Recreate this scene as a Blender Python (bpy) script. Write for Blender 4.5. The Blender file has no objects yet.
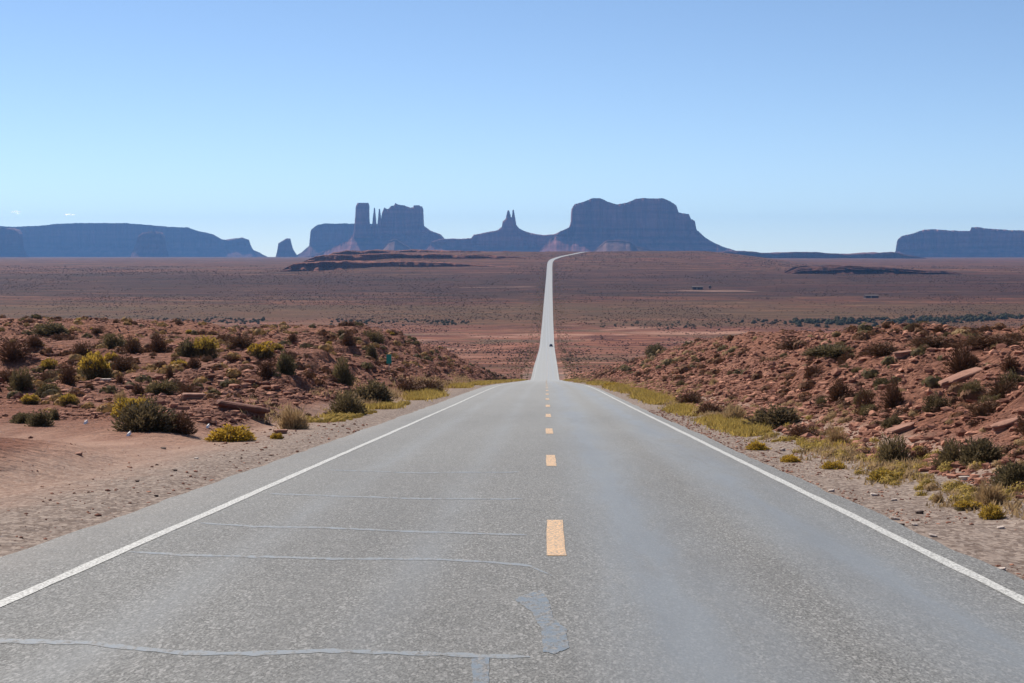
import bpy, math, random
import numpy as np
random.seed(7); RNG = np.random.default_rng(11)
scene = bpy.context.scene
col = scene.collection
F = 1550.0; CX, CY = 512.0, 341.5
HORIZON, VPX = 257.0, 545.0
PITCH = math.atan((CY-HORIZON)/F); YAW = math.atan((VPX-CX)/F)

# ---------------------------------------------------------------- numeric helpers
def _hash(ix, iy, s):
    h = (ix.astype(np.int64)*374761393 + iy.astype(np.int64)*668265263 + s*1442695041) & 0xffffffff
    h = ((h ^ (h >> 13))*1274126177) & 0xffffffff
    h = ((h ^ (h >> 16))*2246822519) & 0xffffffff
    return ((h ^ (h >> 15)) & 0xffffff)/float(0xffffff)
def vnoise(x, y, s=0):
    x = np.asarray(x, float); y = np.asarray(y, float)
    x0 = np.floor(x); y0 = np.floor(y); fx = x-x0; fy = y-y0
    fx = fx*fx*fx*(fx*(fx*6-15)+10); fy = fy*fy*fy*(fy*(fy*6-15)+10)
    a = _hash(x0, y0, s); b = _hash(x0+1, y0, s); c = _hash(x0, y0+1, s); d = _hash(x0+1, y0+1, s)
    return (a+(b-a)*fx)*(1-fy)+(c+(d-c)*fx)*fy
def fbm(x, y, s=0, n=4):
    r = 0; a = 0.5; t = 0
    for i in range(n):
        r = r+a*(vnoise(x, y, s+i*17)*2-1); t += a; x = x*2.03+13.7; y = y*2.03-7.1; a *= .5
    return r/t
def sst(a, b, x):
    t = np.clip((x-a)/(b-a), 0, 1); return t*t*(3-2*t)
def pchip(xk, yk):
    xk = np.array(xk, float); yk = np.array(yk, float); h = np.diff(xk); dl = np.diff(yk)/h
    m = np.zeros_like(xk); m[0] = dl[0]; m[-1] = dl[-1]
    for i in range(1, len(xk)-1):
        if dl[i-1]*dl[i] > 0:
            w1 = 2*h[i]+h[i-1]; w2 = h[i]+2*h[i-1]; m[i] = (w1+w2)/(w1/dl[i-1]+w2/dl[i])
    def f(x):
        x = np.asarray(x, float); i = np.clip(np.searchsorted(xk, x)-1, 0, len(xk)-2)
        t = (x-xk[i])/h[i]
        out = (2*t**3-3*t**2+1)*yk[i]+(t**3-2*t**2+t)*h[i]*m[i]+(-2*t**3+3*t**2)*yk[i+1]+(t**3-t**2)*h[i]*m[i+1]
        out = np.where(x < xk[0], yk[0]+m[0]*(x-xk[0]), out)
        return np.where(x > xk[-1], yk[-1], out)
    return f

# ---------------------------------------------------------------- terrain (eye level is z = 0)
S0 = 108.0/F
road_z = pchip([-200, 0, 60, 120, 180, 250, 380, 460, 561, 700, 930, 1060, 1550, 2200, 2600, 2750, 3000, 3300, 3500, 4500, 7000, 12000],
               [-1.7+200*S0, -1.7, -1.7-60*S0, -1.7-120*S0, -14.68, -20.15, -30.23, -36.28, -39.6, -45, -51.6, -51.2, -43, -25.5, -8.6, -2.2, 4.8, 11.0, 11.2, -6, -6, 0])
plain_z = pchip([-200, 1550, 2200, 3000, 4500, 7000, 12000, 20000], [0, -43, -26.5, -19.5, -11.5, -5, -.5, -.5])
road_x = pchip([-200, 0, 200, 800, 1550, 2200, 2560, 2650, 2800, 3000, 3250, 3330, 3600], [.0, .0, .1, 1.4, 3.8, 6.6, 8.6, 11, 25, 51, 86, 101, 200])
nat_l = pchip([-200, 15, 33, 60, 100, 150, 185, 220, 280, 350, 450, 560, 700], [8, -1.6, -3.8, -4.45, -5.5, -6.95, -9.1, -12.6, -20.5, -28, -37, -42, -48])
nat_r = pchip([-200, 8, 20, 40, 60, 100, 150, 200, 250, 300, 400, 480, 600, 700], [9, -1.3, -2.0, -2.25, -3.1, -5.1, -8.1, -11.4, -15.2, -20.5, -28.5, -36, -43, -48])
def smin(a, b, k):
    h = np.clip(.5+.5*(b-a)/k, 0, 1); return b*(1-h)+a*h-k*h*(1-h)
def smax(a, b, k): return -smin(-a, -b, k)
def terrain(x, y, full=False):
    x = np.asarray(x, float); y = np.asarray(y, float)
    rz = road_z(y); u = x-road_x(y); au = np.abs(u); left = u < 0
    px = VPX+F*x/np.maximum(y, 50.)
    # valley and plain
    broad = fbm(x/420+3, y/600, 5, 3)*1.5*sst(500, 1500, y)+fbm(x/90, y/130, 9, 3)*.9*sst(350, 700, y)
    w = sst(288, 400, px)*(1-sst(690, 830, px))
    far = sst(1500, 3000, y)
    rolls = np.where(px > VPX, 1, .35)*far*w*(1.2+2.2*fbm(x/260, y/300, 31, 3))
    pl = plain_z(y)
    v = pl+(rz-pl)*np.where(y > 1550, w, 1)+broad+rolls*sst(2400, 3200, y)
    # road bed blend
    rb = 6+0*y+np.where(y > 500, 10, 0)
    flat = 1-sst(rb, rb+35, au)
    v = v*(1-flat)+rz*flat
    # knolls that the road cuts through
    ncut = fbm(y/9, x/14, 21, 3)
    nl = nat_l(y)+fbm(x/22, y/30, 41, 4)*1.0*sst(36, 80, y)-.012*np.maximum(au-70, 0)
    nr = nat_r(y)+fbm(x/20, y/26, 43, 4)*.7*sst(25, 70, y)+.004*np.maximum(au-15, 0)*(y < 200)
    hl = np.maximum(-u-7.3-ncut*.8, 0)*(.56+.22*ncut)
    hr = np.maximum(u-5.9-ncut*.6, 0)*(.36+.10*ncut)
    kl = smin(nl, rz+hl, .5); kr = smin(nr, rz+hr, .5)
    kn = np.where(left, kl, kr)
    kw = 1-sst(480, 660, y)
    kn = np.where(au < 5.0, rz, smax(kn, rz-.0+0*rz, .25)-.0625*0)
    z = kn*kw+np.where(y > 480, v, rz)*(1-kw)
    # relief on the knolls
    e = sst(.15, 1.4, z-rz)*kw
    rd = 1-np.abs(fbm(x/2.6, y/3.4, 61, 4))*2.2
    z = z+e*(fbm(x/5.5, y/7, 51, 4)*.62+(rd-.5)*.26+fbm(x/.9, y/1.1, 71, 3)*.17)
    # ledges in the left cut
    k2 = np.floor(z/.75+fbm(x/14, y/14, 81, 2)*.7); f2 = z/.75+fbm(x/14, y/14, 81, 2)*.7-k2
    led = (sst(.55, .8, f2)-f2)*.75*.55
    z = z+led*e*np.where(left, sst(.0, .35, fbm(x/13, y/17, 91, 2)+.3), .55*sst(.1, .4, fbm(x/13, y/17, 92, 2)+.1))
    # pull-off and shoulders
    g = kw*(1-e)
    z = z+np.where(au > 4.9, g*(fbm(x/1.2, y/9, 101, 3)*.016-.035*sst(3.8, 6, au)), 0)
    bed = 1-sst(4.9, 5.5, au)
    z = z*(1-bed)+(rz-.035-.00012*np.maximum(y, 0))*bed
    if full: return z, e, g, kw
    return z
def ray(px, row):
    a = (px-CX)/F; b = -(row-CY)/F
    # camera axes
    cp, sp = math.cos(PITCH), math.sin(PITCH); cy, sy = math.cos(YAW), math.sin(YAW)
    fx, fy, fz = -sy*cp, cy*cp, -sp; ux, uy, uz = -sy*sp, cy*sp, cp; rx, ry, rz = cy, sy, 0
    return np.array([rx*a+ux*b+fx, ry*a+uy*b+fy, rz*a+uz*b+fz])
def at_y(px, row, y):
    r = ray(px, row); return r*(y/r[1])
TS = np.exp(np.linspace(math.log(6), math.log(6000), 6000))
def drop(px, row):
    r = ray(px, row); r = r/r[1]; X = r[0]*TS; Z = r[2]*TS
    h = terrain(X, TS); hit = np.nonzero(Z <= h)[0]
    i = hit[0] if len(hit) else len(TS)-1
    return np.array([X[i], TS[i], h[i]])

# ---------------------------------------------------------------- mesh helpers
def mesh_np(name, V, faces, mat=None, smooth=False, parent=None):
    """faces: int array (n,3) or (n,4)"""
    me = bpy.data.meshes.new(name); V = np.asarray(V, np.float32).reshape(-1, 3); faces = np.asarray(faces, np.int32)
    n, k = faces.shape
    me.vertices.add(len(V)); me.vertices.foreach_set('co', V.ravel())
    me.loops.add(n*k); me.loops.foreach_set('vertex_index', faces.ravel())
    me.polygons.add(n); me.polygons.foreach_set('loop_start', np.arange(0, n*k, k, dtype=np.int32))
    me.polygons.foreach_set('use_smooth', np.full(n, smooth))
    me.update(calc_edges=True); me.validate()
    if mat: me.materials.append(mat)
    o = bpy.data.objects.new(name, me); col.objects.link(o)
    if parent: o.parent = parent
    return o
def tag(o, label=None, cat=None, group=None, kind=None):
    if label: o['label'] = label
    if cat: o['category'] = cat
    if group: o['group'] = group
    if kind: o['kind'] = kind
    return o
def empty(name, loc=(0, 0, 0), rz=0):
    o = bpy.data.objects.new(name, None); col.objects.link(o); o.location = loc; o.rotation_euler = (0, 0, rz)
    o.empty_display_size = .3; return o
def copy_tree(o, parent=None):
    c = o.copy(); col.objects.link(c)
    if parent: c.parent = parent
    for ch in KIDS.get(o.name, []): copy_tree(ch, c)
    return c
KIDS = {}
def grid_faces(nr, nc):
    i = np.arange(nr-1)[:, None]*nc+np.arange(nc-1)[None, :]
    return np.stack([i, i+1, i+nc+1, i+nc], -1).reshape(-1, 4)
class MB:
    def __init__(s): s.v = []; s.f = []
    def box(s, c, d, taper=1.0):
        x, y, z = c; a, b, h = d[0]/2, d[1]/2, d[2]/2; n = len(s.v); t = taper
        s.v += [(x-a, y-b, z-h), (x+a, y-b, z-h), (x+a, y+b, z-h), (x-a, y+b, z-h), (x-a*t, y-b*t, z+h), (x+a*t, y-b*t, z+h), (x+a*t, y+b*t, z+h), (x-a*t, y+b*t, z+h)]
        s.f += [[n+i for i in q] for q in ((0, 3, 2, 1), (4, 5, 6, 7), (0, 1, 5, 4), (1, 2, 6, 5), (2, 3, 7, 6), (3, 0, 4, 7))]
    def tube(s, pts, rad, n=6, cap=True):
        base = len(s.v); m = len(pts)
        for i, p in enumerate(pts):
            p = np.array(p, float); q = np.array(pts[min(i+1, m-1)], float)-np.array(pts[max(i-1, 0)], float)
            q /= np.linalg.norm(q)+1e-9; a = np.cross(q, (0, 0, 1) if abs(q[2]) < .9 else (1, 0, 0)); a /= np.linalg.norm(a); b = np.cross(q, a)
            r = rad[i] if hasattr(rad, '__len__') else rad
            for k in range(n):
                t = 2*math.pi*k/n; s.v.append(tuple(p+r*(math.cos(t)*a+math.sin(t)*b)))
        for i in range(m-1):
            for k in range(n):
                s.f.append([base+i*n+k, base+i*n+(k+1) % n, base+(i+1)*n+(k+1) % n, base+(i+1)*n+k])
        if cap: s.f.append([base+k for k in range(n)][::-1]); s.f.append([base+(m-1)*n+k for k in range(n)])
    def loft(s, secs):
        base = len(s.v); n = len(secs[0])
        for c in secs: s.v += [tuple(p) for p in c]
        for i in range(len(secs)-1):
            for k in range(n): s.f.append([base+i*n+k, base+i*n+(k+1) % n, base+(i+1)*n+(k+1) % n, base+(i+1)*n+k])
        s.f.append([base+k for k in range(n)][::-1]); s.f.append([base+(len(secs)-1)*n+k for k in range(n)])
    def build(s, name, mat, parent=None, smooth=False, bevel=0):
        me = bpy.data.meshes.new(name); me.from_pydata([tuple(float(c) for c in v) for v in s.v], [], s.f); me.update()
        me.materials.append(mat)
        for p in me.polygons: p.use_smooth = smooth
        o = bpy.data.objects.new(name, me); col.objects.link(o)
        if parent: o.parent = parent; KIDS.setdefault(parent.name, []).append(o)
        if bevel:
            b = o.modifiers.new('bevel', 'BEVEL'); b.width = bevel; b.segments = 2
        return o

# ---------------------------------------------------------------- materials
class NT:
    def __init__(s, name, rough=.9, spec=.2):
        s.m = bpy.data.materials.new(name); s.m.use_nodes = True; s.t = s.m.node_tree; s.n = s.t.nodes; s.l = s.t.links
        s.b = s.n['Principled BSDF']; s.b.inputs['Roughness'].default_value = rough; s.b.inputs['Specular IOR Level'].default_value = spec
        s.geo = s.n.new('ShaderNodeNewGeometry')
    def set(s, inp, v):
        if hasattr(v, 'is_output') or isinstance(v, bpy.types.NodeSocket): s.l.new(v, inp)
        elif isinstance(v, (tuple, list)) and inp.type == 'RGBA': inp.default_value = (*v[:3], 1)
        else: inp.default_value = v
    def pos(s, sx=1, sy=1, sz=1):
        m = s.n.new('ShaderNodeMapping'); m.inputs['Scale'].default_value = (sx, sy, sz); s.l.new(s.geo.outputs['Position'], m.inputs['Vector']); return m.outputs[0]
    def noise(s, vec, scale=1, det=5, rough=.6, dist=0):
        n = s.n.new('ShaderNodeTexNoise'); s.l.new(vec, n.inputs['Vector']); n.inputs['Scale'].default_value = scale; n.inputs['Detail'].default_value = det
        n.inputs['Roughness'].default_value = rough; n.inputs['Distortion'].default_value = dist; return n.outputs['Fac']
    def vor(s, vec, scale=1, out='Color', feat='F1'):
        n = s.n.new('ShaderNodeTexVoronoi'); s.l.new(vec, n.inputs['Vector']); n.inputs['Scale'].default_value = scale; n.feature = feat; return n.outputs[out]
    def ramp(s, fac, *stops):
        r = s.n.new('ShaderNodeValToRGB'); s.set(r.inputs[0], fac); e = r.color_ramp.elements
        while len(e) < len(stops): e.new(.5)
        for el, (p, c) in zip(e, stops):
            el.position = p; el.color = (c, c, c, 1) if not isinstance(c, (tuple, list)) else (*c, 1)
        return r.outputs[0]
    def mix(s, fac, a, b, mode='MIX'):
        m = s.n.new('ShaderNodeMix'); m.data_type = 'RGBA'; m.blend_type = mode
        s.set(m.inputs[0], fac); s.set(m.inputs[6], a); s.set(m.inputs[7], b); return m.outputs[2]
    def math(s, op, a, b=0, clamp=False):
        m = s.n.new('ShaderNodeMath'); m.operation = op; m.use_clamp = clamp; s.set(m.inputs[0], a); s.set(m.inputs[1], b); return m.outputs[0]
    def sep(s, v):
        n = s.n.new('ShaderNodeSeparateXYZ'); s.l.new(v, n.inputs[0]); return n.outputs
    def attr(s, name):
        n = s.n.new('ShaderNodeAttribute'); n.attribute_name = name; return n.outputs['Color']
    def bump(s, h, strength=.5, dist=.05):
        b = s.n.new('ShaderNodeBump'); b.inputs['Strength'].default_value = strength; b.inputs['Distance'].default_value = dist; s.l.new(h, b.inputs['Height']); s.l.new(b.outputs[0], s.b.inputs['Normal'])
    def color(s, c): s.set(s.b.inputs['Base Color'], c); return s
def simple(name, c, rough=.7, spec=.3, var=.15, metal=0):
    t = NT(name, rough, spec); t.b.inputs['Metallic'].default_value = metal
    n = t.noise(t.pos(), 6, 3)
    t.color(t.mix(n, tuple(x*(1-var) for x in c), tuple(min(1, x*(1+var)) for x in c))); return t.m

def m_ground():
    t = NT('desert_ground', .95, .1); z = t.attr('zone')
    sp = t.n.new('ShaderNodeSeparateColor'); t.l.new(z, sp.inputs[0]); G, B, P = sp.outputs   # gravel, bank, plain
    p = t.pos()
    red = t.mix(t.noise(p, .35, 6, .65), (.25, .092, .052), (.42, .195, .122))
    red = t.mix(t.ramp(t.noise(p, 2.2, 6, .7), (.42, 0), (.7, 1)), red, (.15, .058, .040))
    red = t.mix(t.math('MULTIPLY', t.ramp(t.noise(t.pos(1, 1, 1), .12, 4, .6), (.5, 0), (.68, 1)), .6), red, (.50, .29, .215))
    # loose rock and rubble on the banks
    cell = t.vor(p, 3.2, 'Color'); cs = t.n.new('ShaderNodeSeparateColor'); t.l.new(cell, cs.inputs[0])
    rock = t.mix(cs.outputs[0], (.12, .042, .028), (.42, .19, .12))
    rock2 = t.vor(p, 9., 'Color'); c2 = t.n.new('ShaderNodeSeparateColor'); t.l.new(rock2, c2.inputs[0])
    rock = t.mix(.5, rock, t.mix(c2.outputs[1], (.10, .036, .024), (.42, .20, .13)))
    base = t.mix(t.math('MULTIPLY', B, t.ramp(t.noise(p, .28, 4), (.30, .35), (.55, .95))), red, rock)
    # gravel shoulder, pull-off with tyre tracks
    tr = t.noise(t.pos(1.3, .07, 1), 1.0, 5, .6, .4)
    sand = t.mix(t.ramp(tr, (.35, 0), (.65, 1)), (.26, .130, .085), (.42, .25, .175))
    gv = t.mix(t.noise(p, 30, 3, .8), (.10, .083, .070), (.28, .238, .20))
    gc = t.n.new('ShaderNodeSeparateColor'); t.l.new(t.vor(t.pos(1, .4, 1), 26, 'Color'), gc.inputs[0]); gv = t.mix(.6, gv, t.mix(t.ramp(gc.outputs[0], (.2, 0), (.95, 1)), (.085, .070, .060), (.40, .34, .29)))
    px = t.sep(t.geo.outputs['Position'])
    near = t.ramp(t.math('ADD', t.math('MULTIPLY', t.math('ABSOLUTE', px[0]), .1), t.math('MULTIPLY', t.noise(p, .7, 4), .16)), (.66, 1), (.88, 0))
    grav = t.mix(near, t.mix(.2, sand, gv), t.mix(.18, gv, sand))
    base = t.mix(G, base, grav)
    # valley floor (red, stony) up to the wash; brown and olive scrub plain with bands of bare soil beyond it
    def stretch(sx, sy, det=6, lo=.4, hi=.6, dist=.4): return t.ramp(t.noise(t.pos(sx, sy, 1), 1, det, .62, dist), (lo, 0), (hi, 1))
    red1 = t.mix(stretch(.02, .05), (.115, .040, .022), (.29, .112, .062))
    red1 = t.mix(t.math('MULTIPLY', stretch(.006, .022, 6, .54, .62), .85), red1, (.44, .235, .155))
    red1 = t.mix(t.math('MULTIPLY', stretch(.012, .03, 6, .52, .64), .7), red1, (.105, .078, .038))
    pl = t.mix(stretch(.0022, .009, 6, .38, .62), (.058, .020, .008), (.172, .054, .023))
    pl = t.mix(t.math('MULTIPLY', stretch(.003, .014, 6, .50, .62), .8), pl, (.090, .055, .020))
    pl = t.mix(t.math('MULTIPLY', stretch(.0016, .011, 6, .53, .66), .75), pl, (.034, .017, .012))
    pl = t.mix(t.math('MULTIPLY', stretch(.0038, .03, 6, .575, .63), .8), pl, (.30, .14, .075))
    pl = t.mix(t.math('MULTIPLY', t.ramp(t.noise(p, .035, 5, .8), (.50, 0), (.62, 1)), .6), pl, (.18, .078, .040))
    pl = t.mix(t.math('MULTIPLY', t.ramp(t.noise(p, .07, 5, .8), (.50, 0), (.6, 1)), .6), pl, (.028, .016, .008))
    pl = t.mix(t.math('MULTIPLY', stretch(.007, .018, 7, .49, .60, .8), .62), pl, (.046, .024, .013))
    pl = t.mix(t.math('MULTIPLY', stretch(.010, .024, 7, .53, .63, .8), .55), pl, (.235, .092, .045))
    bn = t.math('ADD', t.math('MULTIPLY', px[1], .0002), t.math('MULTIPLY', t.math('SUBTRACT', t.noise(t.pos(.0018, .004, 1), 1, 6, .7), .5), .12))
    pl = t.mix(t.ramp(bn, (.30, 0), (.345, .55), (.43, .55), (.50, 0)), pl, (.022, .009, .006))
    pl = t.mix(t.ramp(bn, (.22, 0), (.245, .55), (.285, .55), (.305, 0)), pl, (.125, .072, .030))
    yy = t.math('ADD', px[1], t.math('MULTIPLY', t.noise(t.pos(.004, .004, 1), 1, 5), 500))
    pl = t.mix(t.ramp(t.math('MULTIPLY', yy, .0005), (.66, 0), (.76, 1)), red1, pl)
    base = t.mix(P, base, pl)
    t.color(base)
    h = t.math('ADD', t.math('MULTIPLY', t.vor(p, 3.2, 'Distance'), -.8), t.math('ADD', t.noise(p, 5, 7, .7), t.math('MULTIPLY', t.vor(p, 9., 'Distance'), -.35)))
    h = t.math('MULTIPLY', h, t.math('SUBTRACT', 1, t.math('MULTIPLY', G, .86))); t.bump(h, 1.0, .26); return t.m
def m_asphalt():
    t = NT('weathered_asphalt', .75, .35); p = t.pos(); px = t.sep(t.geo.outputs['Position']); q = t.pos(1, .34, 1)
    c = t.n.new('ShaderNodeSeparateColor'); t.l.new(t.vor(q, 105, 'Color'), c.inputs[0])
    c2 = t.n.new('ShaderNodeSeparateColor'); t.l.new(t.vor(q, 66, 'Color'), c2.inputs[0])
    chip = t.mix(t.ramp(c.outputs[0], (.1, 0), (.95, 1)), (.070, .070, .066), (.225, .223, .212))
    chip = t.mix(t.ramp(c2.outputs[1], (.78, 0), (.95, .7)), chip, (.36, .35, .335))
    big = t.noise(t.pos(.5, .09, 1), 1, 5, .6)
    chip = t.mix(t.math('MULTIPLY', big, .35), chip, (.15, .142, .132))
    def path(x0, w):   # tyre polished strip where the binder shows
        d = t.math('ABSOLUTE', t.math('SUBTRACT', px[0], x0)); return t.math('SUBTRACT', 1, t.math('DIVIDE', d, w), True)
    tar = t.math('MAXIMUM', t.math('MAXIMUM', path(.95, 1.0), path(2.7, .9)), t.math('MULTIPLY', t.math('MAXIMUM', path(-1.1, .6), path(-2.7, .6)), .45))
    brk = t.noise(t.pos(1.6, .16, 1), 1, 6, .65, .5)
    tar = t.ramp(t.math('MULTIPLY', tar, t.math('MULTIPLY', brk, 2.0)), (.15, 0), (1.0, 1))
    base = t.mix(t.math('MULTIPLY', tar, .75), chip, (.195, .208, .215))
    dust = t.ramp(t.math('MULTIPLY', t.math('ABSOLUTE', px[0]), .1), (.38, 0), (.50, .55))
    base = t.mix(t.math('MULTIPLY', dust, t.noise(p, 1.5, 5)), base, (.33, .28, .24))
    st = t.ramp(t.noise(t.pos(.8, .05, 1), 1, 5, .65, .3), (.45, 0), (.7, .38)); base = t.mix(st, base, (.10, .098, .095))
    st2 = t.ramp(t.noise(p, .9, 6, .75), (.55, 0), (.75, .35)); base = t.mix(st2, base, (.22, .215, .205))
    far_glare = t.ramp(t.math('MULTIPLY', t.math('ADD', px[1], t.math('MULTIPLY', t.noise(t.pos(.3, .03, 1), 1, 4), 60)), .001), (.04, 0), (.11, .4), (.40, .8)); base = t.mix(far_glare, base, (.345, .345, .33))  # brightness of light grazing the far road, painted into the base colour
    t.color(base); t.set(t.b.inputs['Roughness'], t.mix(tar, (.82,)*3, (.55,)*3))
    t.bump(t.math('MULTIPLY', c.outputs[0], t.math('SUBTRACT', 1, t.math('MULTIPLY', tar, .7))), .28, .006); return t.m
def m_paint(name, c, wear):
    t = NT(name, .6, .3); p = t.pos()
    n = t.ramp(t.noise(p, 42, 5, .7), (wear, 1), (wear+.12, 0))
    t.color(t.mix(n, c, (.2, .19, .17))); 
    t.bump(t.vor(p, 60, 'Distance'), .3, .004); return t.m
def m_tar(name='crack_sealant', a=(.195, .212, .222), b=(.265, .28, .288), lo=.46):
    t = NT(name, .55, .3); p = t.pos()
    c = t.n.new('ShaderNodeSeparateColor'); t.l.new(t.vor(t.pos(1, .34, 1), 85, 'Color'), c.inputs[0])
    chip = t.mix(c.outputs[0], (.085, .078, .07), (.29, .27, .25))
    wear = t.ramp(t.noise(t.pos(1, .5, 1), 16, 6, .75), (lo, 0), (lo+.14, .8))
    t.color(t.mix(wear, t.mix(t.noise(p, 14, 5, .7), a, b), chip))
    t.set(t.b.inputs['Roughness'], t.mix(wear, (.5,)*3, (.85,)*3)); t.bump(t.math('MULTIPLY', c.outputs[0], wear), .3, .008); return t.m
def m_rock(name, a, b, strata=.03, vert=.02, dark=.6):
    t = NT(name, .95, .1); p = t.pos()
    st = t.noise(t.pos(.0015, .0015, strata), 1, 5, .6); fl = t.noise(t.pos(vert, vert, vert*.12), 1, 6, .7)
    c = t.mix(t.ramp(st, (.38, 0), (.62, 1)), a, b)
    c = t.mix(t.ramp(fl, (.42, 0), (.62, dark)), c, tuple(x*.45 for x in a)); t.color(c)
    t.bump(fl, .9, 12); return t.m
def m_stone(name, a, b, sc=5):
    t = NT(name, .9, .15); p = t.pos()
    c = t.mix(t.geo.outputs['Random Per Island'], a, b); c = t.mix(t.ramp(t.noise(p, sc, 5, .7), (.4, 0), (.7, .6)), c, tuple(x*.5 for x in a))
    t.color(c); t.bump(t.noise(p, sc*2, 5, .7), .6, .04); return t.m
def m_leaf(name, a, b, c=None, trans=.38):
    t = NT(name, .8, .15); oi = t.n.new('ShaderNodeObjectInfo')
    k = t.mix(t.geo.outputs['Random Per Island'], a, b)
    if c: k = t.mix(t.ramp(oi.outputs['Random'], (.2, 0), (.9, .7)), k, c)
    k = t.mix(t.math('MULTIPLY', t.noise(t.pos(), 3.5, 2), .5), k, tuple(x*.7 for x in a)); t.color(k)
    tr = t.n.new('ShaderNodeBsdfTranslucent'); t.l.new(k, tr.inputs[0]); ms = t.n.new('ShaderNodeMixShader'); ms.inputs[0].default_value = trans
    t.l.new(t.b.outputs[0], ms.inputs[1]); t.l.new(tr.outputs[0], ms.inputs[2]); t.l.new(ms.outputs[0], t.n['Material Output'].inputs['Surface']); return t.m
M = dict(
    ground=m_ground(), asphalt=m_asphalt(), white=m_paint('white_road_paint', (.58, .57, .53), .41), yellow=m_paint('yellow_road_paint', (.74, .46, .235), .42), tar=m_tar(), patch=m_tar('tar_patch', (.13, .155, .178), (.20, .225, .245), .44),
    butte=m_rock('butte_rock', (.17, .057, .050), (.34, .135, .11)), mesa=m_rock('mesa_rock', (.13, .052, .045), (.22, .095, .08)),
    bench=m_rock('bench_rock', (.165, .062, .040), (.36, .145, .088), .22, .05), talus=m_rock('pale_talus', (.20, .10, .075), (.27, .15, .115)),
    slab=m_stone('red_sandstone', (.26, .125, .085), (.42, .23, .165), 3), dirt=m_stone('pale_dirt', (.22, .115, .075), (.28, .155, .105), .2), shaded_rock=m_stone('shaded_red_rock', (.15, .062, .042), (.22, .10, .07), 4), ridge=m_rock('ridge_rock', (.10, .040, .028), (.15, .062, .042), .004, .03), rubble=m_stone('broken_red_rock', (.12, .042, .027), (.54, .255, .165), 7),
    pale=m_stone('pale_stone', (.46, .37, .31), (.62, .52, .45), 9), darkstone=m_stone('dark_stone', (.09, .06, .05), (.13, .09, .075), 9),
    sage=m_leaf('sage_leaves', (.10, .085, .042), (.22, .17, .088), (.15, .10, .055)), brown=m_leaf('dry_brown_twigs', (.10, .047, .026), (.20, .10, .055), (.15, .088, .05), .15),
    olive=m_leaf('olive_leaves', (.12, .095, .045), (.24, .185, .09), (.18, .125, .065)), yellow_bloom=m_leaf('yellow_blossom', (.50, .31, .04), (.66, .45, .07), (.45, .33, .08)),
    tan=m_leaf('straw_grass', (.36, .24, .12), (.55, .40, .22), (.42, .27, .13)), verge=m_leaf('verge_grass', (.30, .21, .06), (.66, .48, .13), None), stem=simple('woody_stem', (.12, .08, .055)),
    weed=m_leaf('dry_weeds', (.17, .080, .042), (.30, .155, .085), None, .3), gold=m_leaf('golden_weeds', (.34, .20, .08), (.52, .33, .14), None, .3), vscrub=m_leaf('verge_scrub_leaves', (.18, .115, .04), (.36, .24, .095), None, .15), scrub=m_leaf('far_scrub', (.055, .028, .014), (.13, .070, .034), None, .1), tree=m_leaf('wash_tree_leaves', (.050, .050, .022), (.095, .090, .042), None, .15),
    sign=simple('green_sign_sheet', (.015, .28, .21), .45, .4, .1), metal=simple('galvanised_post', (.34, .34, .33), .5, .5, .15, .6),
    cp=simple('dark_car_paint', (.018, .02, .024), .3, .5, .1), glass=simple('tinted_glass', (.02, .025, .03), .08, .6, .05), rubber=simple('tyre_rubber', (.02, .02, .02), .85), rim=simple('alloy_rim', (.4, .4, .42), .35, .5, .05, .8),
    lampred=simple('red_lamp_lens', (.35, .015, .01), .25, .5), wallb=simple('dark_wood_wall', (.075, .045, .035), .85), roofb=simple('brown_shingle_roof', (.10, .065, .05), .8), pane=simple('window_pane', (.05, .06, .07), .15, .6), doorb=simple('painted_door', (.28, .24, .2), .7),
    litter=simple('white_litter', (.75, .74, .72), .6))

# ---------------------------------------------------------------- ground sheet and road
ys = [-60.]
while ys[-1] < 15500:
    y = ys[-1]; ys.append(y+max(.16, .0052*abs(y)) if y > 6 else y+1.0)
YS = np.array(ys)
xs = [0.]
while xs[-1] < 9000:
    x = xs[-1]; xs.append(x+(.22 if x < 12 else .22+(x-12)*.0145))
XS = np.array([-a for a in xs[::-1]][:-1]+xs)
XX, YY = np.meshgrid(XS, YS)
Z, E, G, KW = terrain(XX, YY, True)
V = np.stack([XX, YY, Z], -1).reshape(-1, 3)
g = mesh_np('ground', V, grid_faces(len(YS), len(XS)), M['ground'], True)
tag(g, kind='structure')
colr = np.ones((len(V), 4), np.float32)
U = XX-road_x(YY)
side = np.abs(U)
gm = sst(0, .2, G)*(1-sst(26, 44, YY+2*fbm(XX/4, YY/4, 7, 2))*sst(7.2, 9, side))*(1-sst(3, 4.6, side-4.9-fbm(XX/3, YY/7, 8, 3)*.9)*(U > 0))
colr[:, 0] = np.clip(gm*(1-sst(0, .25, E)), 0, 1).ravel(); colr[:, 1] = E.ravel(); colr[:, 2] = np.clip(1-KW+sst(170, 420, YY)*.6, 0, 1).ravel()
ca = g.data.color_attributes.new('zone', 'FLOAT_COLOR', 'POINT'); ca.data.foreach_set('color', colr.ravel())
print('ground verts', len(V), 'lowest', Z.min(), 'highest', Z.max())

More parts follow.
